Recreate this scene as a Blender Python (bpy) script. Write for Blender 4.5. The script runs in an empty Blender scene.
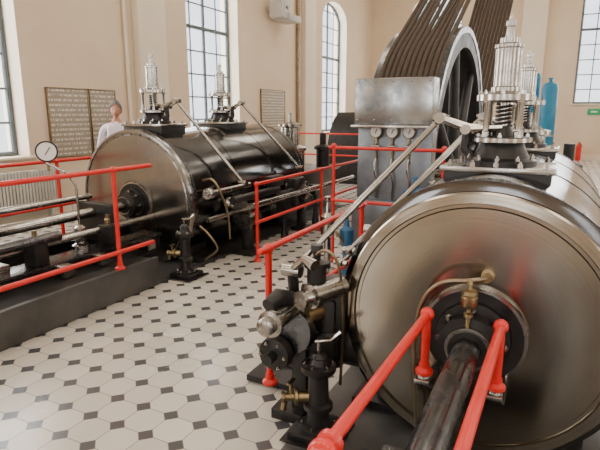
import bpy, bmesh, math, random
from mathutils import Vector, Matrix
random.seed(4)
V=Vector
# ------------------------------------------------------------------ materials
def nt(name):
    m=bpy.data.materials.new(name); m.use_nodes=True
    n=m.node_tree; b=n.nodes['Principled BSDF']; return m,n,b
def L(n,a,b): n.links.new(a,b)
def mth(n,op,a,b=None,c=None):
    x=n.nodes.new('ShaderNodeMath'); x.operation=op
    for i,q in enumerate((a,b,c)):
        if q is None: continue
        if isinstance(q,(int,float)): x.inputs[i].default_value=q
        else: L(n,q,x.inputs[i])
    return x.outputs[0]
def mixc(n,f,a,b):
    x=n.nodes.new('ShaderNodeMix'); x.data_type='RGBA'
    if isinstance(f,(int,float)): x.inputs[0].default_value=f
    else: L(n,f,x.inputs[0])
    for i,q in ((6,a),(7,b)):
        if isinstance(q,tuple): x.inputs[i].default_value=q if len(q)==4 else q+(1,)
        else: L(n,q,x.inputs[i])
    return x.outputs[2]
def noise(n,scale,detail=4,stretch=None,rough=.55):
    tc=n.nodes.new('ShaderNodeTexCoord'); s=tc.outputs['Object']
    if stretch:
        mp=n.nodes.new('ShaderNodeMapping'); mp.inputs['Scale'].default_value=stretch; L(n,s,mp.inputs[0]); s=mp.outputs[0]
    x=n.nodes.new('ShaderNodeTexNoise'); x.inputs['Scale'].default_value=scale; x.inputs['Detail'].default_value=detail
    x.inputs['Roughness'].default_value=rough
    L(n,s,x.inputs['Vector']); return x.outputs['Fac']
def rng(n,f,a,b,lo=.3,hi=.7):
    x=n.nodes.new('ShaderNodeMapRange'); L(n,f,x.inputs[0])
    x.inputs[1].default_value=lo; x.inputs[2].default_value=hi; x.inputs[3].default_value=a; x.inputs[4].default_value=b
    return x.outputs[0]
def mat(name,c1,c2=None,metal=0,r1=.4,r2=None,scale=6,bump=0,bscale=60,stretch=None,coat=0):
    m,n,b=nt(name)
    f=noise(n,scale,5,stretch)
    c2=c2 or tuple(x*.8 for x in c1)
    L(n,mixc(n,rng(n,f,0,1),c1,c2),b.inputs['Base Color'])
    L(n,rng(n,f,r1,r2 if r2 is not None else r1*1.3),b.inputs['Roughness'])
    b.inputs['Metallic'].default_value=metal
    b.inputs['Coat Weight'].default_value=coat
    if bump:
        bp=n.nodes.new('ShaderNodeBump'); bp.inputs['Strength'].default_value=bump; bp.inputs['Distance'].default_value=.01
        L(n,noise(n,bscale,3),bp.inputs['Height']); L(n,bp.outputs[0],b.inputs['Normal'])
    return m
def turned(name,c1,c2,r1,r2,zc,scale=2.2):
    """lathe-turned steel: fine concentric machining marks round the axis of the cover"""
    m,n,b=nt(name); b.inputs['Metallic'].default_value=1
    tc=n.nodes.new('ShaderNodeTexCoord'); sp=n.nodes.new('ShaderNodeSeparateXYZ'); L(n,tc.outputs['Object'],sp.inputs[0])
    dz=mth(n,'SUBTRACT',sp.outputs[2],zc)
    r=mth(n,'SQRT',mth(n,'ADD',mth(n,'MULTIPLY',sp.outputs[0],sp.outputs[0]),mth(n,'MULTIPLY',dz,dz)))
    cx=n.nodes.new('ShaderNodeCombineXYZ'); L(n,mth(n,'MULTIPLY',r,90),cx.inputs[0])
    nz=n.nodes.new('ShaderNodeTexNoise'); nz.inputs['Scale'].default_value=1; nz.inputs['Detail'].default_value=4; L(n,cx.outputs[0],nz.inputs['Vector'])
    st=noise(n,scale,5)
    mixf=mth(n,'ADD',mth(n,'MULTIPLY',rng(n,st,0,1),.7),mth(n,'MULTIPLY',rng(n,nz.outputs['Fac'],0,1),.3))
    L(n,mixc(n,mixf,c1,c2),b.inputs['Base Color'])
    L(n,mth(n,'ADD',rng(n,st,r1,r2),mth(n,'MULTIPLY',nz.outputs['Fac'],.08)),b.inputs['Roughness'])
    bp=n.nodes.new('ShaderNodeBump'); bp.inputs['Strength'].default_value=.12; bp.inputs['Distance'].default_value=.002
    L(n,nz.outputs['Fac'],bp.inputs['Height']); L(n,bp.outputs[0],b.inputs['Normal'])
    return m
STEEL=mat('bright_steel',(.54,.52,.48),(.32,.30,.27),1,.13,.3,8)
COVER=turned('cover_steel',(.44,.395,.33),(.27,.235,.19),.10,.2,.66)
BARFACE=turned('burnished_end_plate',(.38,.37,.345),(.22,.21,.195),.14,.24,.69)
BARREL=mat('blued_sheet_steel',(.165,.163,.165),(.095,.092,.09),1,.1,.2,1.8)
RODM=mat('dark_rod_steel',(.16,.16,.165),(.08,.08,.085),1,.18,.34,9)
IRON=mat('black_cast_iron',(.012,.012,.013),(.03,.027,.025),.3,.28,.42,12,.15,90)
BLK=mat('black_enamel_iron',(.022,.022,.023),(.012,.012,.012),0,.42,.55,5)
DKPL=mat('dark_floor_plate',(.13,.128,.124),(.075,.073,.07),.5,.3,.45,3,.2,70)
BRASS=mat('aged_brass',(.42,.33,.18),(.24,.185,.10),1,.25,.4,12)
PIPE=mat('copper_pipe',(.34,.27,.17),(.24,.18,.12),1,.3,.42,10)
RED=mat('red_paint',(.74,.018,.012),(.62,.014,.01),0,.28,.4,8,coat=.2)
PLAST=mat('wall_plaster',(.76,.61,.445),(.68,.535,.385),0,.85,.95,.9,.12,40)
TRIMM=mat('plaster_light',(.82,.72,.58),(.76,.655,.52),0,.8,.9,1.2)
CEILM=mat('ceiling_paint',(.78,.73,.65),(.72,.67,.6),0,.9,.95,1)
RADM=mat('radiator_enamel',(.58,.55,.49),(.46,.435,.39),0,.4,.5,5)
FRM=mat('window_frame_paint',(.07,.09,.10),(.12,.14,.15),0,.5,.6,5)
ROPE=mat('tarred_rope',(.095,.066,.044),(.035,.026,.019),0,.9,1,25,.6,120,(1,3,3))
PANELM=mat('mottled_zinc_sheet',(.40,.405,.40),(.13,.14,.145),1,.16,.34,4.5)
SLATE=mat('slate_steel_sheet',(.22,.24,.26),(.13,.145,.16),.8,.25,.4,4)
BLUEG=mat('blue_grey_enamel',(.03,.13,.27),(.025,.09,.19),.2,.35,.5,4)
BLUE=mat('blue_tank_paint',(.01,.20,.36),(.01,.15,.28),0,.35,.5,4)
WHITE=mat('white_dial',(.85,.84,.8),(.8,.79,.75),0,.4,.5,5)
GREY=mat('grey_plastic',(.58,.56,.52),(.48,.46,.43),0,.5,.6,5)
GREEN=mat('green_sign',(.02,.4,.15),(.02,.35,.12),0,.5,.6,5)
SKIN=mat('skin',(.60,.29,.20),(.52,.24,.16),0,.5,.6,10)
SHIRT=mat('pale_shirt',(.86,.80,.86),(.72,.62,.70),0,.85,.95,5,.2,30)
TROUS=mat('dark_trousers',(.05,.06,.09),(.04,.045,.07),0,.85,.95,8)
SHOE=mat('shoe_leather',(.03,.02,.015),(.02,.015,.01),0,.4,.5,8)
HAIR=mat('grey_hair',(.20,.19,.18),(.09,.085,.08),0,.6,.8,60,.4,150)
EYE=mat('eye_dark',(.03,.02,.02),(.03,.02,.02),0,.2,.2,5)
LIPS=mat('lips',(.45,.2,.17))
def text_board():
    m,n,b=nt('inscribed_board')
    tc=n.nodes.new('ShaderNodeTexCoord'); sp=n.nodes.new('ShaderNodeSeparateXYZ'); L(n,tc.outputs['Object'],sp.inputs[0])
    row=mth(n,'FRACT',mth(n,'MULTIPLY',sp.outputs[2],13))
    on=mth(n,'GREATER_THAN',row,.55)
    t=noise(n,1,3,(1,46,13)); tx=mth(n,'GREATER_THAN',t,.5)
    k=mth(n,'MULTIPLY',on,tx)
    base=mixc(n,noise(n,3,4),(.27,.22,.16),(.37,.31,.24))
    L(n,mixc(n,k,base,(.68,.63,.54)),b.inputs['Base Color']); b.inputs['Roughness'].default_value=.6
    return m
BOARD=text_board()
def glass():
    m=bpy.data.materials.new('window_glass'); m.use_nodes=True; n=m.node_tree; n.nodes.clear()
    o=n.nodes.new('ShaderNodeOutputMaterial'); mx=n.nodes.new('ShaderNodeMixShader'); t=n.nodes.new('ShaderNodeBsdfTransparent'); g=n.nodes.new('ShaderNodeBsdfGlossy')
    g.inputs['Roughness'].default_value=.05; mx.inputs[0].default_value=.06
    L(n,t.outputs[0],mx.inputs[1]); L(n,g.outputs[0],mx.inputs[2]); L(n,mx.outputs[0],o.inputs[0]); return m
GLASS=glass()
def floor_mat():
    m,n,b=nt('octagon_tile')
    tc=n.nodes.new('ShaderNodeTexCoord'); mp=n.nodes.new('ShaderNodeMapping'); L(n,tc.outputs['Object'],mp.inputs[0])
    s=1/.2; mp.inputs['Scale'].default_value=(s,s,s)
    sp=n.nodes.new('ShaderNodeSeparateXYZ'); L(n,mp.outputs[0],sp.inputs[0])
    def ax(o):
        return mth(n,'SUBTRACT',.5,mth(n,'ABSOLUTE',mth(n,'SUBTRACT',mth(n,'FRACT',o),.5)))
    a=ax(sp.outputs[0]); c=ax(sp.outputs[1])
    sm=mth(n,'ADD',a,c); dot=mth(n,'LESS_THAN',sm,.25)
    mn=mth(n,'MINIMUM',a,c)
    g1=mth(n,'LESS_THAN',mn,.014)
    g2=mth(n,'LESS_THAN',mth(n,'ABSOLUTE',mth(n,'SUBTRACT',sm,.26)),.014)
    g=mth(n,'MULTIPLY',mth(n,'MAXIMUM',g1,g2),mth(n,'SUBTRACT',1,dot))
    fl=n.nodes.new('ShaderNodeCombineXYZ')
    L(n,mth(n,'FLOOR',sp.outputs[0]),fl.inputs[0]); L(n,mth(n,'FLOOR',sp.outputs[1]),fl.inputs[1])
    wn=n.nodes.new('ShaderNodeTexWhiteNoise'); L(n,fl.outputs[0],wn.inputs['Vector'])
    t=mixc(n,wn.outputs['Value'],(.57,.53,.47),(.70,.66,.59))
    t=mixc(n,rng(n,noise(n,1.2,5),0,.4),t,(.47,.43,.38))
    t=mixc(n,g,t,(.24,.215,.185)); t=mixc(n,dot,t,(.07,.07,.078))
    L(n,t,b.inputs['Base Color'])
    L(n,rng(n,noise(n,2.5,4),.14,.3),b.inputs['Roughness'])
    bp=n.nodes.new('ShaderNodeBump'); bp.inputs['Strength'].default_value=.3; bp.inputs['Distance'].default_value=.003
    L(n,mth(n,'SUBTRACT',1,g),bp.inputs['Height']); L(n,bp.outputs[0],b.inputs['Normal'])
    return m
FLOORM=floor_mat()
# ------------------------------------------------------------------ builder
def basis(w):
    w=V(w).normalized(); a=V((0,0,1)) if abs(w.z)<.9 else V((1,0,0))
    u=a.cross(w).normalized(); v=w.cross(u); return u,v,w
def empty(name,loc):
    e=bpy.data.objects.new(name,None); e.empty_display_size=.2; e.location=loc
    bpy.context.collection.objects.link(e); return e
class B:
    def __init__(s): s.v=[];s.f=[];s.m=[];s.mats=[]
    def mi(s,m):
        if m not in s.mats: s.mats.append(m)
        return s.mats.index(m)
    def add(s,vs,fs,m):
        o=len(s.v); s.v+= [V(x) for x in vs]; k=s.mi(m)
        for f in fs: s.f.append([i+o for i in f]); s.m.append(k)
    def lathe(s,o,axis,prof,m,seg=32):
        u,v,w=basis(axis); o=V(o); vs=[];fs=[]
        for r,h in prof:
            for i in range(seg):
                a=2*math.pi*i/seg; vs.append(o+w*h+(u*math.cos(a)+v*math.sin(a))*max(r,1e-4))
        for j in range(len(prof)-1):
            for i in range(seg):
                k=(i+1)%seg; fs.append((j*seg+i,j*seg+k,(j+1)*seg+k,(j+1)*seg+i))
        if prof[0][0]>1e-3: fs.append(tuple(range(seg-1,-1,-1)))
        if prof[-1][0]>1e-3: fs.append(tuple((len(prof)-1)*seg+i for i in range(seg)))
        s.add(vs,fs,m)
    def ring(s,o,axis,prof,m,seg=48): # closed profile
        u,v,w=basis(axis); o=V(o); vs=[];fs=[]; P=len(prof)
        for r,h in prof:
            for i in range(seg):
                a=2*math.pi*i/seg; vs.append(o+w*h+(u*math.cos(a)+v*math.sin(a))*r)
        for j in range(P):
            j2=(j+1)%P
            for i in range(seg):
                k=(i+1)%seg; fs.append((j*seg+i,j*seg+k,j2*seg+k,j2*seg+i))
        s.add(vs,fs,m)
    def cyl(s,a,b,r,m,r2=None,seg=20):
        a=V(a);b=V(b); d=b-a; s.lathe(a,d,[(r,0),(r if r2 is None else r2,d.length)],m,seg)
    def sph(s,c,r,m,sc=(1,1,1),seg=16,rot=None):
        vs=[];fs=[];c=V(c);h=seg//2
        for j in range(h+1):
            t=math.pi*j/h
            for i in range(seg):
                a=2*math.pi*i/seg
                p=V((math.sin(t)*math.cos(a)*sc[0],math.sin(t)*math.sin(a)*sc[1],math.cos(t)*sc[2]))*r
                if rot: p=rot@p
                vs.append(c+p)
        for j in range(h):
            for i in range(seg):
                k=(i+1)%seg; fs.append((j*seg+i,(j+1)*seg+i,(j+1)*seg+k,j*seg+k))
        s.add(vs,fs,m)
    def sweep(s,pts,r,m,seg=10):
        pts=[V(p) for p in pts]; n=len(pts); rs=r if isinstance(r,(list,tuple)) else [r]*n
        vs=[];fs=[]; up=None
        for i,p in enumerate(pts):
            d=(pts[min(i+1,n-1)]-pts[max(i-1,0)]).normalized()
            if up is None: up=basis(d)[0]
            up=(up-d*up.dot(d)).normalized(); w=d.cross(up)
            for k in range(seg):
                a=2*math.pi*k/seg; vs.append(p+(up*math.cos(a)+w*math.sin(a))*rs[i])
        for j in range(n-1):
            for i in range(seg):
                k=(i+1)%seg; fs.append((j*seg+i,j*seg+k,(j+1)*seg+k,(j+1)*seg+i))
        fs.append(tuple(range(seg-1,-1,-1))); fs.append(tuple((n-1)*seg+i for i in range(seg)))
        s.add(vs,fs,m)
    def curve(s,pts,r,m,seg=10,sub=6):
        s.sweep(catmull(pts,sub),r,m,seg)
    def tube(s,pts,r,m,seg=14):
        for a,b in zip(pts,pts[1:]): s.cyl(a,b,r,m,seg=seg)
        for p in pts: s.sph(p,r*1.0,m,seg=seg)
    def box(s,c,sz,m,rot=None,bev=.006):
        bm=bmesh.new(); bmesh.ops.create_cube(bm,size=1)
        for x in bm.verts: x.co=V((x.co.x*sz[0],x.co.y*sz[1],x.co.z*sz[2]))
        bev=min(bev,min(sz)*.3)
        if bev>0: bmesh.ops.bevel(bm,geom=list(bm.edges),offset=bev,segments=2,affect='EDGES',profile=.6)
        c=V(c)
        bm.verts.index_update()
        vs=[c+((rot@x.co) if rot else x.co) for x in bm.verts]; fs=[[q.index for q in f.verts] for f in bm.faces]
        bm.free(); s.add(vs,fs,m)
    def bolts(s,o,axis,R,n,sz,m,h=.02,a0=0):
        u,v,w=basis(axis); o=V(o)
        for i in range(n):
            a=a0+2*math.pi*i/n; p=o+(u*math.cos(a)+v*math.sin(a))*R
            s.lathe(p,w,[(sz,0),(sz,h),(sz*.5,h),(sz*.5,h*1.6)],m,6)
    def prism(s,prof,x0,x1,m): # profile in (y,z) extruded along x
        n=len(prof); vs=[(x0,y,z) for y,z in prof]+[(x1,y,z) for y,z in prof]
        fs=[tuple(range(n)),tuple(range(2*n-1,n-1,-1))]+[(i,i+n,(i+1)%n+n,(i+1)%n) for i in range(n)]
        s.add(vs,fs,m)
    def make(s,name,parent=None,loc=None,ang=35):
        if parent is not None: o=parent.location.copy()
        else:
            xs=[p.x for p in s.v];ys=[p.y for p in s.v];zs=[p.z for p in s.v]
            o=V(loc) if loc is not None else V(((min(xs)+max(xs))/2,(min(ys)+max(ys))/2,min(zs)))
        me=bpy.data.meshes.new(name); me.from_pydata([tuple(p-o) for p in s.v],[],s.f)
        for m in s.mats: me.materials.append(m)
        me.polygons.foreach_set('material_index',s.m); me.polygons.foreach_set('use_smooth',[True]*len(s.f))
        me.update(); me.set_sharp_from_angle(angle=math.radians(ang))
        ob=bpy.data.objects.new(name,me); bpy.context.collection.objects.link(ob)
        if parent is not None: ob.parent=parent
        else: ob.location=o
        return ob
def catmull(pts,sub=6):
    p=[V(x) for x in pts]; p=[p[0]*2-p[1]]+p+[p[-1]*2-p[-2]]; out=[]
    for i in range(1,len(p)-2):
        for k in range(sub):
            t=k/sub; a,b,c,d=p[i-1],p[i],p[i+1],p[i+2]
            out.append(.5*((2*b)+(c-a)*t+(2*a-5*b+4*c-d)*t*t+(-a+3*b-3*c+d)*t**3))
    out.append(p[-2]); return out
# ------------------------------------------------------------------ room
WX=-7.2; FY=21.0; RX=6.5; CZ=7.6; BY=-7.0
b=B(); b.add([(WX-.6,BY-.6,0),(RX+.6,BY-.6,0),(RX+.6,FY+.6,0),(WX-.6,FY+.6,0)],[(0,1,2,3)],FLOORM)
b.make('floor',loc=(0,0,0))
b=B(); b.box((( WX+RX)/2,(FY+BY)/2,CZ+.1),(RX-WX+1.2,FY-BY+1.2,.2),CEILM,bev=0); b.make('ceiling')
RISE=.62
def arch(a,c,zs,n=14,rise=RISE):
    m=(a+c)/2; w=(c-a)/2
    return [(m-w*math.cos(math.pi*i/n), zs+rise*math.sin(math.pi*i/n)) for i in range(n+1)]
def wall(name,mp,s0,s1,wins,zs,zp,th=.5):
    """mp(s,z,d)->world; d=depth into wall"""
    b=B()
    def q(pts,m=PLAST): b.add([mp(*p) for p in pts],[tuple(range(len(pts)))],m)
    for d in (0,th):
        cur=s0
        for a,c in wins:
            q([(cur,0,d),(a,0,d),(a,CZ,d),(cur,CZ,d)]); q([(a,0,d),(c,0,d),(c,zs,d),(a,zs,d)])
            A=arch(a,c,zp)
            for p,r in zip(A,A[1:]): q([(p[0],p[1],d),(r[0],r[1],d),(r[0],CZ,d),(p[0],CZ,d)])
            cur=c
        q([(cur,0,d),(s1,0,d),(s1,CZ,d),(cur,CZ,d)])
    for a,c in wins:
        out=[(a,zs)]+arch(a,c,zp)+[(c,zs)]
        for p,r in zip(out,out[1:]+out[:1]): q([(p[0],p[1],0),(r[0],r[1],0),(r[0],r[1],th),(p[0],p[1],th)],TRIMM)
    ob=b.make(name,loc=(0,0,0))
    return ob
wn=[0]
def window(mp,a,c,zs,zp):
    wn[0]+=1; b=B(); d=.30
    out=[(a+.03,zs+.03)]+arch(a+.03,c-.03,zp)+[(c-.03,zs+.03)]
    pts=[V(mp(p[0],p[1],d)) for p in out]; pts.append(pts[0])
    for p,q in zip(pts,pts[1:]): b.cyl(p,q,.045,FRM,seg=8); b.sph(p,.045,FRM,seg=8)
    W=c-a; cols=4
    for i in range(1,cols):
        s=a+W*i/cols; t=abs((s-(a+c)/2)/(W/2)); zt=zp+RISE*math.sqrt(max(0,1-t*t))
        x=V(mp(s,zs+.03,d)); y=V(mp(s,zt,d)); b.cyl(x,y,.018 if i!=2 else .038,FRM,seg=8)
    z=zs+.5;k=0
    while z<zp+RISE*.7:
        if z<=zp: h=W/2
        else: h=W/2*math.sqrt(max(0,1-((z-zp)/RISE)**2))
        m=(a+c)/2; b.cyl(mp(m-h,z,d),mp(m+h,z,d),.045 if k==4 else .018,FRM,seg=8); z+=.5;k+=1
    vs=[mp(p[0],p[1],d+.02) for p in out]; b.add(vs,[tuple(range(len(vs)))],GLASS)
    p=V(mp(a-.08,zs-.03,-.06)); q=V(mp(c+.08,zs+.005,.3)); cc=(p+q)/2; sz=(abs(p.x-q.x),abs(p.y-q.y),abs(p.z-q.z)); b.box(cc,sz,TRIMM)
    b.make('window_%d'%wn[0])
mL=lambda s,z,d:(WX-d,s,z)
mF=lambda s,z,d:(s,FY+d,z)
mR=lambda s,z,d:(RX+d,s,z)
mB=lambda s,z,d:(s,BY-d,z)
winsL=[(-2.6,-.6),(3.3,5.25),(9.15,11.1),(16.1,18.2)]
winsF=[(-5.6,-3.7),(.25,2.3),(4.0,5.9)]
winsR=[(-3,-1),(3,5),(9,11),(15,17)]
winsB=[(-6.0,-4.0),(-1.4,.6),(3.2,5.2)]
wall('wall_left',mL,BY,FY,winsL,1.0,4.65); wall('wall_far',mF,WX-.5,RX+.5,winsF,1.95,5.4); wall('wall_right',mR,BY,FY,winsR,1.0,4.65)
wall('wall_back',mB,WX-.5,RX+.5,winsB,1.0,4.65)
for a,c in winsL: window(mL,a,c,1.0,4.65)
for a,c in winsF: window(mF,a,c,1.95,5.4)
for a,c in winsR: window(mR,a,c,1.0,4.65)
for a,c in winsB: window(mB,a,c,1.0,4.65)
b=B(); b.box((WX+.015,(BY+FY)/2,.1),(.03,FY-BY,.2),TRIMM); b.make('baseboard_left')
b=B(); b.box(((WX+RX)/2,FY-.015,.1),(RX-WX,.03,.2),TRIMM); b.make('baseboard_far')
for i,y in enumerate((7.95,14.9)):
    b=B(); b.box((WX+.08,y,CZ/2),(.16,.75,CZ),TRIMM,bev=.01); b.box((WX+.1,y,.25),(.2,.85,.5),TRIMM,bev=.01); b.make('trim_%d'%(i+1))
b=B(); b.box((-1.2,FY-.1,CZ/2),(.8,.2,CZ),TRIMM,bev=.01); b.make('trim_3')
# ------------------------------------------------------------------ engines
def valve_tower(b,x,y,z0,side,k=1.0,basew=.5):
    S=lambda v:v*k
    b.box((x,y,z0+S(.035)),(S(basew),S(.42),S(.12)),IRON,bev=.012)
    b.box((x,y,z0+S(.105)),(S(basew+.04),S(.46),S(.03)),STEEL,bev=.008)
    for i in range(5):
        for sg in (-1,1): b.lathe((x+(i-2)*S(basew*.22),y+sg*S(.2),z0+S(.12)),(0,0,1),[(.014,0),(.014,.02),(.007,.02),(.007,.032)],STEEL,6)
    z=z0+S(.12)
    b.lathe((x,y,z),(0,0,1),[(S(.19),0),(S(.19),S(.025)),(S(.15),S(.04)),(S(.125),S(.09)),(S(.115),S(.12)),(S(.15),S(.125)),(S(.15),S(.15)),(S(.06),S(.155)),(S(.04),S(.21))],IRON,28)
    b.ring((x,y,z+S(.125)),(0,0,1),[(S(.14),0),(S(.157),0),(S(.157),S(.022)),(S(.14),S(.022))],STEEL,28)
    b.bolts((x,y,z+S(.15)),(0,0,1),S(.13),8,S(.011),STEEL,.015)
    b.bolts((x,y,z+S(.025)),(0,0,1),S(.17),10,S(.012),STEEL,.018)
    for i in range(4):
        a=math.pi/4+i*math.pi/2; px=x+math.cos(a)*S(.115); py=y+math.sin(a)*S(.115)
        b.lathe((px,py,z+S(.15)),(0,0,1),[(S(.02),0),(S(.02),S(.03)),(S(.014),S(.035)),(S(.014),S(.17)),(S(.02),S(.18)),(S(.02),S(.195))],STEEL,12)
    b.cyl((x,y,z+S(.14)),(x,y,z+S(.37)),S(.022),STEEL)
    hel=[(x+S(.042)*math.cos(t*.7),y+S(.042)*math.sin(t*.7),z+S(.21)+S(.12)*t/50) for t in range(50)]
    b.sweep(hel,S(.007),IRON,6)
    zt=z+S(.345)
    b.lathe((x,y,zt),(0,0,1),[(S(.08),-.01),(S(.15),0),(S(.15),S(.03)),(S(.1),S(.045)),(S(.078),S(.05)),(S(.078),S(.07)),(S(.068),S(.075)),(S(.068),S(.27)),(S(.074),S(.275)),(S(.074),S(.29)),(S(.05),S(.30)),(S(.05),S(.325)),(S(.02),S(.33)),(S(.02),S(.38)),(S(.026),S(.385)),(S(.026),S(.41)),(S(.008),S(.415)),(S(.008),S(.44))],STEEL,28)
    b.bolts((x,y,zt+S(.03)),(0,0,1),S(.13),8,S(.011),STEEL,.015)
    e=V((x+side*S(.34),y,z+S(.25)))
    for dy in (-.03,.03):
        b.sweep([(x,y+S(dy),z+S(.20)),(x+side*S(.18),y+S(dy),z+S(.19)),tuple(e+V((0,S(dy),0)))],[S(.02),S(.028),S(.018)],STEEL,8)
    b.cyl(e+V((0,-.05,0)),e+V((0,.05,0)),S(.03),STEEL)
    b.sweep([(x+side*S(.12),y,z),(x+side*S(.2),y,z+S(.08)),(x+side*S(.19),y,z+S(.18))],[S(.04),S(.026),S(.028)],IRON,8)
    b.cyl((x+side*S(.19),y-S(.07),z+S(.19)),(x+side*S(.19),y+S(.07),z+S(.19)),S(.028),STEEL)
    return e
def rod(b,a,c,r,m=STEEL):
    a=V(a);c=V(c); d=(c-a); n=d.normalized(); u=basis(n)[0]
    b.sweep([a,a+n*.08,a+d*.5,c-n*.08,c],[r*.9,r,r*1.15,r,r*.9],m,12)
    for p in (a,c):
        b.sph(p,r*1.9,m,seg=12); b.cyl(p-V((.045,0,0)),p+V((.045,0,0)),r*1.2,m,seg=12)
def engine(name,X,Z,R,Y0,Y1,vy,side,Rc,k,basew,low,vz):
    P=empty(name,(X,(Y0+Y1)/2,0)); n=(0,1,0)
    b=B(); Ls=Y1-Y0
    b.lathe((X,Y0+.04,Z),n,[(R-.04,0),(R,.015),(R,Ls-.06),(R-.04,Ls-.045),(.2,Ls-.04)],BARREL,96)
    for t in (.0,.34,.67,1.0):
        y=Y0+.09+t*(Ls-.2); b.ring((X,y-.02,Z),n,[(R-.01,0),(R+.004,0),(R+.004,.035),(R-.01,.035)],BARREL if t not in (0,1.0) else RODM,96)
    for i in range(46):
        a=2*math.pi*i/46
        b.sph((X+math.cos(a)*(R+.004),Y0+.09,Z+math.sin(a)*(R+.004)),.006,STEEL,seg=6)
    b.make('barrel',P)
    b=B()
    if Rc<R-.02:
        b.lathe((X,Y0,Z),n,[(.22,.0),(.225,-.01),(.26,-.016),(Rc-.075,-.006),(Rc-.07,.002),(Rc-.055,.002),(Rc-.05,-.014),(Rc-.008,-.010),(Rc,.0),(Rc,.05),(Rc-.02,.06)],COVER,128)
    else:
        b.lathe((X,Y0,Z),n,[(.22,.0),(.225,-.012),(R-.06,-.008),(R-.05,0),(R-.035,0),(R-.03,-.012),(R-.006,-.008),(R,.004),(R,.07)],BARFACE,128)
        b.bolts((X,Y0-.006,Z),(0,-1,0),R-.045,36,.007,BARFACE,.006)
    b.make('end_cover',P)
    b=B(); rz=Z-.03
    b.ring((X,Y0,rz),n,[(.17,-.03),(.235,-.03),(.235,.03),(.17,.03)],IRON,64)
    b.ring((X,Y0-.031,rz),n,[(.222,-.003),(.237,-.003),(.237,.03),(.222,.03)],STEEL,64)
    b.lathe((X,Y0+.02,rz),(0,-1,0),[(.2,0),(.2,.02),(.17,.03),(.165,.07),(.125,.075),(.12,.15),(.135,.155),(.135,.18),(.09,.185),(.085,.22)],IRON,48)
    b.bolts((X,Y0-.05,rz),(0,-1,0),.145,8,.016,STEEL,.05)
    b.ring((X,Y0-.19,rz),n,[(.07,0),(.1,0),(.1,.04),(.07,.04)],STEEL,40)
    b.make('piston_gland',P)
    b=B(); b.cyl((X,Y0+.1,rz),(X,Y0-3.6,rz),.06 if side<0 else .05,RODM if side<0 else STEEL,seg=40)
    b.make('piston_rod',P)
    b=B()
    for y in (Y0+.35,Y1-.35):
        b.box((X,y,.14),(R*1.5,.3,.28),IRON); b.box((X,y,.03),(R*1.9,.42,.06),IRON)
    b.make('cylinder_feet',P)
    gx=X+side*(R+.2); sz=.55
    for i,y in enumerate(vy):
        b=B(); e=valve_tower(b,X,y,Z+R+vz,side,k,basew); b.make('valve_gear_%d'%(i+1),P)
        b=B(); rod(b,e,low[i],.016 if side<0 else .018); b.make('eccentric_rod_%d'%(i+1),P)
        b=B(); p=V(low[i])
        b.sweep([p,p+V((0,.02,-.12)),V((gx,p.y+.05,sz))],[.03,.028,.04],IRON,10)
        b.cyl(p+V((-.05,0,0)),p+V((.05,0,0)),.035,STEEL)
        b.lathe((gx,p.y-.02,sz),n,[(.04,-.04),(.13,-.035),(.14,0),(.14,.05),(.05,.06)],STEEL if side>0 else RODM,32)
        b.lathe((gx-side*.02,p.y-.28,sz+.12),n,[(.03,-.05),(.045,-.04),(.045,0),(.065,.005),(.065,.03),(.05,.035),(.05,.24),(.065,.245),(.065,.27),(.02,.275),(.02,.4)],STEEL,24)
        b.lathe((gx+side*.05,p.y-.1,sz-.12),n,[(.03,-.09),(.03,-.03),(.085,-.02),(.09,0),(.09,.03),(.075,.04),(.075,.24),(.09,.25),(.09,.28),(.03,.29)],IRON,24)
        b.bolts((gx+side*.05,p.y-.12,sz-.12),(0,-1,0),.07,6,.009,STEEL,.015)
        b.box((gx-side*.06,p.y+.1,sz-.02),(.3,.07,.34),IRON,bev=.02)
        b.box((gx-side*.02,p.y+.1,(sz-.1)/2),(.09,.14,sz-.1),IRON,bev=.02)
        b.box((gx,p.y+.1,.03),(.24,.26,.06),IRON)
        c=V((X+side*(R-.04),p.y+.28,.42)); b.lathe(c,(side,0,0),[(.15,-.1),(.15,.06),(.18,.065),(.18,.1),(.06,.11),(.05,.18)],IRON,28)
        b.bolts(c+V((side*.1,0,0)),(side,0,0),.155,8,.013,STEEL,.02)
        b.sweep([(gx,p.y+.05,sz),(gx+side*.07,p.y+.02,sz-.2),(gx-side*.02,p.y+.1,.25)],[.02,.025,.018],STEEL,8)
        b.make('side_gear_%d'%(i+1),P)
    b=B()
    b.cyl((gx,Y0+.0,sz),(gx,Y1+1.5,sz),.028,STEEL,seg=20)
    for t in (0.3,.62,.98):
        y=Y0+t*Ls; b.box((gx-side*.05,y,sz-.03),(.12,.1,.16),IRON,bev=.02); b.sweep([(gx-side*.02,y,sz-.1),(gx,y,.2),(gx,y,.0)],[.035,.03,.06],IRON,10)
        b.lathe((gx,y-.06,sz),n,[(.05,0),(.05,.12)],STEEL,20)
    b.make('lay_shaft',P)
    return P
ER=engine('steam_engine',-.28,.66,.69,2.40,5.3,(2.98,4.65),-1,.645,.96,.54,[(-1.17,2.26,.86),(-1.2,3.6,.8)],-.085)
EL=engine('steam_engine',-4.2,.69,.78,4.3,7.05,(4.68,6.0),1,.78,.99,.56,[(-3.22,5.0,.86),(-3.22,6.45,.9)],-.06)
b=B()
b.curve([(-.235,2.40,.93),(-.24,2.31,.935),(-.30,2.27,.93),(-.42,2.27,.90),(-.50,2.28,.80),(-.53,2.28,.62),(-.52,2.29,.38),(-.50,2.3,.1)],.0105,PIPE,10)
b.lathe((-.235,2.39,.93),(0,-1,0),[(.03,0),(.03,.02),(.018,.025),(.018,.07)],BRASS,16)
b.make('drain_pipe',ER)
b=B()
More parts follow.
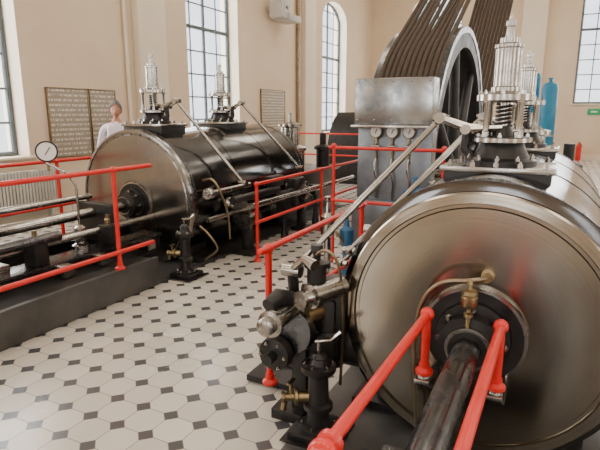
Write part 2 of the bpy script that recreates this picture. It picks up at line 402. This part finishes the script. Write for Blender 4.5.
b.lathe((-.29,2.24,.74),(0,0,1),[(.012,-.02),(.012,.03),(.02,.035),(.02,.05),(.01,.055),(.01,.07),(.034,.085),(.036,.09),(.036,.125),(.030,.13),(.030,.135),(.036,.14),(.034,.155),(.01,.162),(.008,.18),(.014,.185),(.012,.2)],BRASS,24)
b.make('brass_lubricator',ER)
b=B()
for x in (-.46,-.15):
    b.box((x,2.27,.455),(.07,.24,.03),STEEL); b.box((x,2.36,.40),(.07,.06,.12),STEEL)
    b.lathe((x,2.2,.47),(0,0,1),[(.035,0),(.035,.015),(.02,.02)],STEEL,16)
b.make('rail_brackets',ER)
b=B()
b.box((-.3,.3,.12),(.7,3.2,.24),IRON,bev=.02)
b.box((-.3,.3,.26),(.5,3.2,.04),RODM,bev=.01)
b.make('crosshead_guide',ER)
b=B()
b.sweep([(-.92,2.55,.7),(-1.0,2.42,.72),(-1.12,2.3,.72)],[.09,.07,.06],IRON,12)
b.sweep([(-1.15,2.2,.72),(-1.19,2.14,.75),(-1.20,2.06,.73)],[.05,.045,.035],IRON,12)
b.lathe((-1.0,2.17,.78),(-.35,-1,0),[(.05,-.2),(.05,0),(.06,.005),(.06,.03),(.035,.035),(.03,.08),(.045,.085),(.045,.105),(.01,.11)],STEEL,20)
b.lathe((-1.1,2.28,.62),(-.5,-1,-.1),[(.06,-.1),(.06,0),(.07,.005),(.07,.02),(.03,.03)],BRASS,20)
b.curve([(-1.1,2.3,.9),(-1.0,2.28,.98),(-.93,2.3,.9),(-.92,2.35,.6),(-.95,2.4,.2)],.008,PIPE)
b.sweep([(-1.17,2.26,.86),(-1.07,2.2,.95),(-1.0,2.17,.93)],[.022,.02,.03],STEEL,10)
b.cyl((-1.22,2.35,.50),(-.95,2.35,.50),.035,IRON); b.cyl((-1.25,2.6,.42),(-.95,2.6,.42),.05,IRON)
b.box((-1.2,2.5,.47),(.03,.5,.12),IRON,bev=.01)
b.lathe((-1.05,2.3,.80),(0,0,1),[(.05,0),(.05,.08),(.065,.085),(.065,.11),(.02,.12),(.02,.17),(.035,.175),(.03,.2)],IRON,20)
b.box((-1.02,2.5,.62),(.2,.3,.26),IRON,bev=.03)
b.make('front_valve_bracket',ER)
b=B()
rod(b,(-1.10,2.9,.82),(-.62,4.6,1.56),.016)
rod(b,(-1.2,3.0,.7),(-1.12,5.3,.95),.014)
b.make('link_rods',ER)
def pedestal(name,x,y,h,rot=0):
    b=B()
    b.box((x,y,.04),(.24,.24,.04),IRON)
    b.lathe((x,y,.05),(0,0,1),[(.10,0),(.10,.02),(.06,.03),(.055,h*.25),(.075,h*.27),(.075,h*.33),(.055,h*.35),(.05,h*.72),(.085,h*.76),(.09,h*.78),(.09,h*.84),(.05,h*.86),(.035,h*.93),(.045,h*.95),(.03,h*1.0)],IRON,28)
    b.bolts((x,y,.05+h*.84),(0,0,1),.07,6,.01,STEEL,.015); b.bolts((x,y,.07),(0,0,1),.085,6,.01,STEEL,.015)
    b.cyl((x,y,h),(x,y,h+.12),.010,STEEL)
    u=V((math.cos(rot),math.sin(rot),0))
    b.sweep([V((x,y,h+.11))-u*.02,V((x,y,h+.115))+u*.06,V((x,y,h+.16))+u*.11],[.012,.009,.014],STEEL,8)
    c=V((x,y,.1+h*.3))-u*.05
    b.lathe(c,-u,[(.03,0),(.03,.05),(.045,.055),(.045,.07),(.022,.075),(.022,.12),(.03,.125),(.03,.14)],BRASS,16)
    b.cyl(c-u*.09,c-u*.09+V((0,0,.08)),.01,BRASS); b.box(c-u*.09+V((0,0,.085)),(.02,.07,.012),BRASS)
    b.cyl(c-u*.12,c-u*.13-V((0,0,.07)),.015,BRASS)
    b.box((x,y,.018),(.3,.3,.004),IRON,bev=0)
    return b.make(name)
pedestal('drain_valve_pedestal',-.99,2.2,.42,.5)
pedestal('drain_valve_pedestal',-3.3,4.02,.5,.3)
# left engine bed + crosshead
b=B()
b.box((-4.2,1.55,.14),(1.6,4.3,.26),IRON,bev=.015)
b.box((-3.41,1.55,.145),(.05,4.34,.28),DKPL,bev=.01)
for x in (-4.52,-3.88):
    b.box((x,1.75,.29),(.2,4.9,.18),IRON,bev=.02); b.box((x,1.75,.375),(.26,4.9,.03),RODM,bev=.006)
b.box((-4.2,3.75,.55),(.5,.1,.4),IRON,bev=.03)
b.make('crosshead_bed',EL)
b=B()
b.box((-4.2,2.3,.6),(.42,.4,.26),IRON,bev=.03); b.box((-4.2,2.3,.42),(.62,.5,.06),STEEL)
b.lathe((-4.2,2.5,.66),(0,1,0),[(.12,0),(.12,.05),(.09,.06),(.08,.14)],STEEL,24)
b.cyl((-4.45,-.5,.78),(-4.45,3.9,.78),.03,STEEL); b.cyl((-3.95,2.4,.53),(-3.95,4.28,.53),.035,STEEL)
b.cyl((-3.85,0,.60),(-3.85,3.0,.60),.045,RODM)
for y in (1.2,2.8,3.6):
    b.box((-3.9,y,.48),(.16,.14,.2),IRON,bev=.02); b.lathe((-3.9,y,.58),(0,0,1),[(.03,0),(.03,.05),(.02,.06),(.02,.1)],BRASS,14)
for y in (2.9,3.3,3.9): b.box((-3.72,y,.33),(.18,.12,.1),STEEL,bev=.01)
b.make('crosshead',EL)
b=B()
b.lathe((-4.0,3.35,.39),(0,0,1),[(.08,0),(.08,.03),(.045,.05),(.045,.16),(.06,.17),(.06,.2),(.03,.22)],STEEL,20)
hel=[(-4.0+.05*math.cos(t*.8),3.35+.05*math.sin(t*.8),.45+.14*t/60) for t in range(60)]; b.sweep(hel,.008,IRON,6)
b.curve([(-4.0,3.35,.6),(-4.0,3.35,.95),(-4.03,3.33,1.05),(-4.05,3.28,1.12),(-4.18,3.2,1.2)],.012,STEEL)
gd=V((1,-.95,.1)).normalized(); gc=V((-4.22,3.25,1.30))
b.lathe(gc,gd,[(.09,-.02),(.097,0),(.097,.028),(.085,.03),(.083,.022)],IRON,32)
b.lathe(gc,gd,[(.083,.024),(.0,.026)],WHITE,32)
b.cyl(gc+gd*.03+V((-.01,-.01,-.03)),gc+gd*.03+V((.025,.02,.04)),.004,EYE,seg=6)
b.cyl((-4.22,3.25,1.12),(-4.22,3.25,1.22),.014,BRASS)
b.make('pressure_gauge',EL)
b=B()
b.curve([(-3.35,4.42,.95),(-3.2,4.38,.97),(-3.12,4.4,.85),(-3.1,4.5,.6),(-3.15,4.6,.3)],.012,PIPE)
b.curve([(-3.3,4.3,.45),(-3.2,4.15,.52),(-3.05,4.1,.45),(-3.0,4.15,.3),(-3.2,4.2,.15)],.01,PIPE)
b.cyl((-3.2,4.25,.83),(-3.2,5.1,.83),.03,STEEL); b.lathe((-3.2,4.28,.83),(0,1,0),[(.055,0),(.06,.02),(.06,.06),(.03,.07)],STEEL,20)
b.cyl((-3.05,4.9,.62),(-3.0,7.2,.62),.035,STEEL); b.cyl((-3.1,4.6,.72),(-3.1,5.6,.72),.045,IRON)
b.box((-3.14,5.6,.82),(.12,.3,.14),IRON,bev=.03); b.box((-3.14,6.2,.7),(.14,.3,.2),IRON,bev=.03)
b.lathe((-3.1,5.9,.5),(1,0,0),[(.16,-.1),(.16,0),(.19,.01),(.19,.05),(.05,.06),(.05,.12)],IRON,28)
b.make('auxiliary_pipes',EL)
def tail(P,X,y0):
    b=B()
    b.box((X,y0+1.1,.35),(.9,1.6,.7),IRON,bev=.04); b.lathe((X,y0+.05,.66),(0,1,0),[(.3,0),(.3,.05),(.2,.08),(.2,.8)],IRON,32)
    b.lathe((X,y0+1.0,.7),(0,0,1),[(.25,0),(.25,.3),(.28,.31),(.28,.36),(.15,.4),(.15,.7),(.2,.72),(.2,.76),(.03,.8),(.03,.95)],STEEL,28)
    b.lathe((X+.4,y0+1.5,.7),(0,0,1),[(.12,0),(.12,.3),(.16,.31),(.16,.36),(.06,.4),(.06,.6)],IRON,24)
    b.cyl((X,y0+1.9,.55),(X,y0+3.2,.55),.07,STEEL)
    b.make('tail_guide_housing',P)
tail(ER,-.3,5.3); tail(EL,-4.2,7.05)
# floor plates
b=B(); b.box((.15,2.1,.008),(2.5,8.2,.016),DKPL,bev=.003); b.make('machine_floor_plate')
b=B(); b.box((-4.55,3.4,.008),(2.3,10.4,.016),DKPL,bev=.003); b.make('machine_floor_plate')
b=B(); b.box((-1.45,2.95,.03),(.34,.9,.04),IRON); b.box((-1.45,2.95,.06),(.24,.5,.03),IRON); b.make('cast_iron_cover_plate')
# ------------------------------------------------------------------ railings
def railing(name,posts,rails,r=.02,ends=True):
    b=B()
    for p in posts:
        x,y,z0,z1=p
        b.cyl((x,y,z0),(x,y,z1),r,RED,seg=16); b.sph((x,y,z1),r*1.55,RED); 
        b.lathe((x,y,z0),(0,0,1),[(r*2.3,0),(r*2.3,.015),(r*1.3,.03),(r*1.3,.06)],RED,18)
        for ln in rails:
            z=ln[0][2]
            if abs(ln[0][2]-ln[-1][2])<.01 and z<z1-.02: b.sph((x,y,z),r*1.5,RED)
    for ln in rails: b.tube(ln,r,RED)
    return b.make(name)
railing('safety_railing',[(-3.41,3.25,.285,1.17),(-3.41,1.5,.285,1.17),(-3.41,-.4,.285,1.17)],[[(-3.41,-.5,1.17),(-3.41,3.7,1.17)],[(-3.41,-.5,.44),(-3.41,3.68,.44)]])
railing('safety_railing',[(-5.05,4.0,0.016,1.12),(-5.05,2.2,0.016,1.12),(-5.05,0,0.016,1.12)],[[(-5.05,-.5,1.12),(-5.05,4.6,1.12)],[(-5.05,-.5,.62),(-5.05,4.2,.62)]])
railing('safety_railing',[(-2.95,4.85,.0,.88),(-2.95,6.6,0,.88),(-2.95,8.4,0,.88)],[[(-2.95,4.85,.88),(-2.95,10.4,.88)],[(-2.95,4.85,.45),(-2.95,10.4,.45)]])
railing('safety_railing',[(-1.42,2.45,.07,.9),(-1.42,4.0,0,.9)],[[(-1.42,2.37,.9),(-1.42,4.08,.9)],[(-1.42,2.45,.48),(-1.42,4.0,.48)]])
railing('safety_railing',[(-2.2,5.25,0,1.3),(-1.02,5.25,0,1.3)],[[(-2.25,5.25,1.28),(-1.0,5.25,1.28)],[(-2.25,5.25,.7),(-1.0,5.25,.7)]],.018)
railing('safety_railing',[(-2.95,10.5,0,1.2),(-4.9,11.0,0,1.2),(-6.8,11.0,0,1.2)],[[(-2.95,11.0,1.18),(-6.9,11.0,1.18)],[(-2.95,11.0,.7),(-6.9,11.0,.7)],[(-2.95,10.5,1.18),(-2.95,11,1.18)]],.018)
b=B()
for x in (-.46,-.15):
    b.tube([(x,2.2,.50),(x,2.2,.77)],.02,RED); b.lathe((x,2.2,.485),(0,0,1),[(.04,0),(.04,.015),(.025,.03),(.025,.05)],RED,18)
    b.tube([(x,2.24,.765),(x,-.8,.90)],.02,RED,18); b.sph((x,2.2,.77),.032,RED)
    for y in (1.05,):
        z=.815
        b.sph((x,y,z),.04,RED); b.lathe((x,y,z),(0,1,0),[(.032,-.06),(.036,-.055),(.036,-.035),(.028,-.03),(.028,.03),(.036,.035),(.036,.055),(.032,.06)],RED,20)
        b.cyl((x,y,.28),(x,y,z),.02,RED)
    b.cyl((x,-.7,.28),(x,-.7,.9),.02,RED)
b.make('piston_rod_guard_rail')
# ------------------------------------------------------------------ rope flywheel
FYc,FZ,FR=8.7,.62,2.25; xs0,xs1=-2.33,-1.42
P=empty('rope_flywheel',((xs0+xs1)/2,FYc,0))
b=B(); ax=(1,0,0)
for x in (xs0,xs1-.06):
    b.ring((x,FYc,FZ),ax,[(FR-.24,0),(FR+.05,0),(FR+.05,.06),(FR-.24,.06)],BLK,96)
    b.ring((x-.012,FYc,FZ),ax,[(FR-.03,0),(FR+.055,0),(FR+.055,.085),(FR-.03,.085)],RODM,96)
b.ring((xs0,FYc,FZ),ax,[(FR-.12,0),(FR-.02,0),(FR-.02,xs1-xs0),(FR-.12,xs1-xs0)],BLK,96)
for x in (xs0+.1,xs1-.12):
    b.lathe((x-.1,FYc,FZ),ax,[(.34,0),(.34,.2)],BLK,32)
    for i in range(8):
        a=2*math.pi*i/8+.2; d=V((0,math.cos(a),math.sin(a))); c=V((x,FYc,FZ))
        b.sweep([c+d*.25,c+d*1.2,c+d*(FR-.2)],[.11,.08,.07],BLK,12)
b.make('wheel',P)
b=B(); b.cyl((-3.0,FYc,FZ),(-.55,FYc,FZ),.13,STEEL,seg=32)
for x in (-2.75,-.9):
    b.box((x,FYc,.22),(.34,.7,.44),IRON,bev=.03); b.lathe((x-.15,FYc,FZ),ax,[(.24,0),(.24,.3)],IRON,28)
b.make('shaft_bearings',P)
b=B(); N=11
for i in range(N):
    x=xs0+.08+(xs1-xs0-.16)*i/(N-1)
    th0,th1=-8,57+random.uniform(-2,2); pts=[]
    for k in range(16):
        t=math.radians(th0+(th1-th0)*k/15); pts.append((x,FYc-(FR+.03)*math.cos(t),FZ+(FR+.03)*math.sin(t)))
    t=math.radians(th1); e=V(pts[-1]); d=V((0,math.sin(t),math.cos(t))); q=(7.55-e.z)/d.z
    for k in range(1,9):
        f=k/8; pts.append(e+d*q*f+V((0,0,-.22*math.sin(math.pi*f))))
    b.sweep(pts,.036,ROPE,8)
    y=FYc+FR+.03
    b.sweep(catmull([(x,y-.15,FZ-.6),(x,y,FZ+.1),(x+.12,y+.5,1.9),(x+.25,y+1.9,4.0),(x+.3,y+6.2,7.55)],4),.036,ROPE,8)
b.make('drive_ropes',P)
# ------------------------------------------------------------------ control cabinet
P=empty('control_cabinet',(-1.68,5.75,0)); b=B(); cx=-1.68
b.box((cx,5.78,1.77),(.88,.28,.50),PANELM,bev=.01)
b.box((cx,5.86,.78),(.86,.22,1.52),SLATE,bev=.01)
b.box((cx,5.745,1.5),(.92,.34,.03),STEEL)
b.box((cx,5.7,.35),(.84,.3,.66),SLATE,bev=.02)
for i in range(5):
    for z in (1.57,1.98): b.sph((cx-.40+i*.2,5.64,z),.01,STEEL,seg=8)
b.make('casing',P)
b=B()
for i in range(3):
    x=cx-.2+i*.19; z=1.44
    b.lathe((x,5.72,z),(0,-1,0),[(.05,-.05),(.068,0),(.072,.03),(.062,.034),(.06,.028)],BRASS,28); b.lathe((x,5.72,z),(0,-1,0),[(.061,.030),(0,.032)],WHITE,24)
    b.cyl((x,5.68,z-.02),(x+.02,5.68,z+.03),.004,EYE,seg=6)
    b.cyl((x,5.72,z-.07),(x,5.72,z-.3),.012,BRASS); b.sph((x,5.72,z-.16),.025,BRASS); b.cyl((x-.05,5.69,z-.16),(x+.05,5.69,z-.16),.01,STEEL)
    b.curve([(x,5.72,z-.3),(x,5.68,z-.42),(x+.03,5.7,z-.6),(x,5.72,z-.8)],.012,STEEL)
b.make('gauges',P)
b=B()
b.lathe((-1.2,4.9,0),(0,0,1),[(.16,0),(.16,.04),(.08,.06),(.07,.5),(.13,.55),(.14,.85),(.12,.92),(.04,.95),(.03,1.05)],BLUEG,28)
b.lathe((-1.2,4.77,.72),(0,-1,0),[(.09,0),(.1,.02),(.1,.05),(.02,.06)],STEEL,24); b.bolts((-1.2,4.72,.72),(0,-1,0),.08,6,.01,STEEL)
b.make('governor_pump')
b=B()
for (x,y,h,m) in ((-2.05,4.75,.75,STEEL),(-1.82,4.7,.62,BLUEG)):
    b.lathe((x,y,0.02),(0,0,1),[(.11,0),(.11,.03),(.04,.05),(.035,h*.5),(.07,h*.55),(.07,h*.8),(.03,h*.85),(.015,h),(.03,h+.02),(.03,h+.05)],m,22)
b.curve([(-2.05,4.75,.5),(-1.95,4.6,.55),(-1.85,4.6,.45),(-1.82,4.7,.3)],.015,BRASS)
b.box((-1.94,4.72,.012),(.5,.34,.024),IRON)
b.make('oil_pump')
b=B()
b.prism([(11.5,0),(12.5,0),(12.5,1.62),(12.2,1.66),(11.9,1.5),(11.65,1.22),(11.5,.85)],-5.0,-4.0,IRON)
b.box((-4.5,12.0,.04),(1.2,1.2,.08),IRON); b.box((-3.98,12.3,1.1),(.04,.5,.9),IRON,bev=.01)
b.make('sheet_iron_hopper')
# ------------------------------------------------------------------ wall things
b=B(); y=2.9; x=WX+.16
while y<5.6:
    b.box((x,y,.5),(.14,.035,.62),RADM,bev=.014); y+=.052
b.cyl((x,2.88,.76),(x,5.6,.76),.022,RADM); b.cyl((x,2.88,.24),(x,5.6,.24),.022,RADM)
for yy in (3.1,5.4): b.box((x,yy,.1),(.1,.05,.2),RADM)
b.curve([(x,5.6,.24),(x,5.75,.24),(x,5.8,.15),(x,5.8,0)],.016,RADM)
b.make('radiator')
b=B(); y=9.2
while y<11.1: b.box((x,y,.5),(.14,.035,.62),RADM,bev=.014); y+=.052
b.cyl((x,9.18,.76),(x,11.1,.76),.022,RADM); b.cyl((x,9.18,.24),(x,11.1,.24),.022,RADM)
for yy in (9.4,10.9): b.box((x,yy,.1),(.1,.05,.2),RADM)
b.make('radiator')
def board(y0,y1,z0,z1):
    b=B(); b.box((WX+.025,(y0+y1)/2,(z0+z1)/2),(.03,y1-y0,z1-z0),BOARD,bev=.003)
    for y in (y0,y1): b.box((WX+.03,y,(z0+z1)/2),(.045,.02,z1-z0+.02),PIPE,bev=.004)
    for z in (z0,z1): b.box((WX+.03,(y0+y1)/2,z),(.045,y1-y0+.02,.02),PIPE,bev=.004)
    b.make('inscription_board')
board(5.62,6.4,.95,2.03); board(6.44,7.0,.95,2.03); board(12.1,13.4,.95,2.25)
b=B(); b.cyl((WX+.05,7.35,.0),(WX+.05,7.35,CZ),.03,TRIMM)
for z in (1,2.5,4,5.5): b.ring((WX+.05,7.35,z),(0,0,1),[(.03,0),(.045,0),(.045,.04),(.03,.04)],TRIMM,20); b.box((WX+.02,7.35,z+.02),(.04,.03,.02),TRIMM)
b.make('wall_pipe')
b=B(); b.cyl((WX+.07,14.2,.0),(WX+.07,14.2,CZ),.05,PIPE)
for z in (1,2.5,4,5.5): b.ring((WX+.07,14.2,z),(0,0,1),[(.05,0),(.065,0),(.065,.04),(.05,.04)],PIPE,20); b.box((WX+.02,14.2,z+.02),(.04,.03,.02),IRON)
b.make('wall_pipe')
b=B(); b.box((WX+.35,12.6,4.3),(.4,.45,.5),GREY,bev=.03); b.box((WX+.08,12.6,4.3),(.16,.1,.1),GREY); b.lathe((WX+.55,12.6,4.3),(1,0,0),[(.15,0),(.15,.01),(.08,.015),(.05,.0)],GREY,24); b.box((WX+.35,13.0,4.1),(.5,.7,.16),GREY,bev=.02); b.box((WX+.05,13.1,4.1),(.1,.08,.08),GREY)
b.make('wall_loudspeaker')
def vessel(x,y,h,r):
    b=B(); b.lathe((x,y,.25),(0,0,1),[(r*.3,0),(r*.8,.04),(r,.16),(r,h-.5),(r*.8,h-.36),(r*.35,h-.3),(.05,h-.28),(.05,h-.2),(.09,h-.2),(.09,h-.17)],BLUE,32)
    for i in range(3):
        a=i*2.1; b.box((x+math.cos(a)*r*.75,y+math.sin(a)*r*.75,.22),(.08,.08,.44),BLUE)
    b.ring((x,y,.9),(0,0,1),[(r,0),(r+.01,0),(r+.01,.05),(r,.05)],STEEL,32)
    b.make('compressed_air_vessel')
vessel(-.45,18.8,2.65,.24); vessel(-.95,19.3,3.0,.2)
b=B(); b.box((.95,FY-.03,1.68),(.4,.03,.2),GREEN,bev=.004); b.box((.95,FY-.05,1.68),(.2,.01,.05),WHITE,bev=.002); b.make('emergency_exit_sign')
b=B(); b.lathe((.6,FY-.2,0),(0,0,1),[(.08,0),(.09,.03),(.09,.5),(.03,.58),(.03,.64)],RED,20); b.cyl((.6,FY-.2,.62),(.7,FY-.22,.5),.012,IRON); b.make('fire_extinguisher')
b=B()
b.curve([(1.0,8.2,0),(1.0,8.2,1.1),(1.0,8.35,1.25),(1.05,8.8,1.25),(1.1,9,1.1),(1.1,9,0)],.05,GREY,14)
b.ring((1.0,8.2,.7),(0,0,1),[(.05,0),(.09,0),(.09,.05),(.05,.05)],GREY,20)
b.make('return_pipe')
# ------------------------------------------------------------------ man
def man(loc,rotz):
    Pm=empty('man',loc); Pm.rotation_euler=(0,0,rotz)
    sk=[('pel',(0,0,.98),(.165,.12),None),('bel',(0,-.01,1.12),(.165,.125),'pel'),('che',(0,0,1.32),(.175,.12),'bel'),('upc',(0,.01,1.44),(.13,.09),'che'),('nec',(0,.005,1.53),(.058,.058),'upc'),('hd0',(0,-.01,1.61),(.055,.06),'nec')]
    for s,t in ((1,'l'),(-1,'r')):
        sk+=[('sh'+t,(s*.185,.01,1.43),(.06,.06),'upc'),('el'+t,(s*.26,.03,1.15),(.044,.044),'sh'+t),('wr'+t,(s*.25,-.10,.92),(.028,.026),'el'+t),
             ('hp'+t,(s*.10,0,.90),(.10,.10),'pel'),('kn'+t,(s*.11,-.01,.50),(.062,.062),'hp'+t),('an'+t,(s*.12,.02,.10),(.04,.04),'kn'+t),('to'+t,(s*.135,-.13,.045),(.04,.035),'an'+t)]
    names=[x[0] for x in sk]; me=bpy.data.meshes.new('body'); me.from_pydata([x[1] for x in sk],[(names.index(x[3]),i) for i,x in enumerate(sk) if x[3]],[])
    ob=bpy.data.objects.new('tmp_body',me); bpy.context.collection.objects.link(ob)
    md=ob.modifiers.new('s','SKIN'); md.use_smooth_shade=True
    for i,x in enumerate(sk): me.skin_vertices[0].data[i].radius=x[2]
    me.skin_vertices[0].data[0].use_root=True
    sb=ob.modifiers.new('u','SUBSURF'); sb.levels=2; sb.render_levels=2
    dg=bpy.context.evaluated_depsgraph_get(); m2=bpy.data.meshes.new_from_object(ob.evaluated_get(dg))
    bpy.data.objects.remove(ob)
    m2.materials.clear()
    for q in (SHIRT,TROUS,SKIN,SHOE): m2.materials.append(q)
    for p in m2.polygons:
        c=p.center; p.use_smooth=True
        arm=abs(c.x)>.19 and c.z<1.44
        if c.z<.09 : k=3
        elif c.z<.98 and not arm: k=1
        elif arm and c.z<1.13: k=2
        elif c.z>1.505: k=2
        else: k=0
        p.material_index=k
    bo=bpy.data.objects.new('body',m2); bpy.context.collection.objects.link(bo); bo.parent=Pm
    b=B(); c=V((0,-.02,1.695)); vs=[];fs=[];seg=28;h=18
    for j in range(h+1):
        t=math.pi*j/h
        for i in range(seg):
            a=2*math.pi*i/seg; d=V((math.sin(t)*math.cos(a),math.sin(t)*math.sin(a),math.cos(t)))
            p=V((d.x*.076,d.y*.096,d.z*.118))
            if d.z<-.1: f=1-.30*(-d.z-.1)**1.2; p.x*=f; p.y*=(f if d.y>0 else 1-.1*(-d.z))
            if d.y<0:
                g=math.exp(-(p.x/.014)**2); p.y-=.022*g*math.exp(-((p.z+.022)/.018)**2)+.010*g*math.exp(-((p.z-.0)/.02)**2)
                e=math.exp(-((abs(p.x)-.031)/.014)**2)*math.exp(-((p.z-.004)/.012)**2); p.y+=.010*e
                p.y-=.006*math.exp(-(p.x/.03)**2)*math.exp(-((p.z+.058)/.010)**2)
                p.y-=.008*math.exp(-(p.x/.02)**2)*math.exp(-((p.z+.1)/.014)**2)
                p.y-=.005*math.exp(-((p.z-.026)/.01)**2)
            vs.append(c+p)
    for j in range(h):
        for i in range(seg):
            k=(i+1)%seg; fs.append((j*seg+i,(j+1)*seg+i,(j+1)*seg+k,j*seg+k))
    b.add(vs,fs,SKIN)
    for s in (1,-1):
        b.sph(c+V((s*.031,-.080,.004)),.011,WHITE,(1,.7,.8),12); b.sph(c+V((s*.031,-.087,.004)),.005,EYE,seg=8)
        b.sph(c+V((s*.079,.008,-.008)),.03,SKIN,(.28,.6,1.05),12); b.box(c+V((s*.031,-.094,.026)),(.032,.006,.006),HAIR)
    b.sweep([c+V((-.026,-.088,-.06)),c+V((0,-.1,-.058)),c+V((.026,-.088,-.06))],[.003,.005,.003],LIPS,8)
    vs=[];fs=[]
    for j in range(11):
        for i in range(seg):
            a=2*math.pi*i/seg; sa=math.sin(a)
            lim=56+36*min(1,max(0,(sa+1)/.75)) if sa<-.25 else 92+28*min(1,(sa+.25)/1.0)
            t=math.radians(lim)*j/10
            d=V((math.sin(t)*math.cos(a),math.sin(t)*sa,math.cos(t))); n=1+.025*math.sin(a*9+j)
            vs.append(c+V((d.x*.088*n,d.y*.111*n,d.z*.135)))
    for j in range(10):
        for i in range(seg):
            k=(i+1)%seg; fs.append((j*seg+i,(j+1)*seg+i,(j+1)*seg+k,j*seg+k))
    b.add(vs,fs,HAIR)
    o=b.make('head',None,loc=(0,0,0),ang=60); o.parent=Pm
    for s in (1,-1):
        b=B(); w=V((s*.25,-.10,.92)); d=V((0,-.35,-.93)).normalized(); sd=V((0,.93,-.35)).normalized()
        b.sweep([w-d*.01,w+d*.03,w+d*.07,w+d*.095],[.024,.03,.032,.028],SKIN,14)
        inn=V((-s,0,0))
        for i,(ln,off) in enumerate(((.072,-.030),(.082,-.010),(.077,.010),(.06,.029))):
            r0=w+d*.085-sd*off; b.sweep([r0,r0+d*ln*.45+inn*.004,r0+d*ln*.75+inn*.014,r0+d*ln+inn*.03],[.0095,.009,.008,.006],SKIN,8)
        t0=w+d*.03+sd*-.022; b.sweep([t0,t0-sd*.025+d*.02+inn*.01,t0-sd*.03+d*.05+inn*.018],[.012,.011,.008],SKIN,8)
        o=b.make('hand_%s'%('l' if s>0 else 'r'),None,loc=(0,0,0)); o.parent=Pm
    b=B(); b.ring((0,.004,1.49),(0,.1,1),[(.06,0),(.075,-.02),(.08,-.005),(.064,.03)],SHIRT,24); o=b.make('collar',None,loc=(0,0,0)); o.parent=Pm
man((-5.75,5.62,.0),math.radians(42))
# ------------------------------------------------------------------ lighting
w=bpy.data.worlds.new('daylight'); bpy.context.scene.world=w; w.use_nodes=True
bg=w.node_tree.nodes['Background']; bg.inputs[0].default_value=(.86,.93,1,1); bg.inputs[1].default_value=2.6
for x in (-4.6,0,4.2):  # soft fill added below the ceiling to brighten the hall, no actual lamps there
    for y in (-3,3,9,15.5):
        l=bpy.data.lights.new('ceiling_fill','AREA'); l.energy=78; l.size=2.0; l.color=(1,.90,.76)
        o=bpy.data.objects.new('ceiling_fill',l); o.location=(x,y,CZ-.15); bpy.context.collection.objects.link(o)
def daylight(loc,rot,e,sx,sy):
    l=bpy.data.lights.new('window_daylight','AREA'); l.energy=e; l.shape='RECTANGLE'; l.size=sx; l.size_y=sy; l.color=(1,.98,.95)
    o=bpy.data.objects.new('window_daylight',l); o.location=loc; o.rotation_euler=rot; bpy.context.collection.objects.link(o)
H=math.pi/2
for a,c in winsL: daylight((WX-1.0,(a+c)/2,3.3),(0,-H,0),480,5.2,3.2)
for a,c in winsR: daylight((RX+1.0,(a+c)/2,3.3),(0,H,0),220,5.2,3.2)
for a,c in winsB: daylight(((a+c)/2,BY-1.0,3.3),(H,0,0),230,3.2,5.2)
for a,c in winsF: daylight(((a+c)/2,FY+1.0,4.1),(-H,0,0),300,3.2,5.2)
# ------------------------------------------------------------------ camera
cd=bpy.data.cameras.new('camera'); cd.sensor_width=36; cd.lens=517/600*36; cd.clip_end=200
co=bpy.data.objects.new('camera',cd); co.location=(0,0,1.65); co.rotation_euler=(math.radians(90-12.26),0,math.radians(26.47))
bpy.context.collection.objects.link(co); bpy.context.scene.camera=co
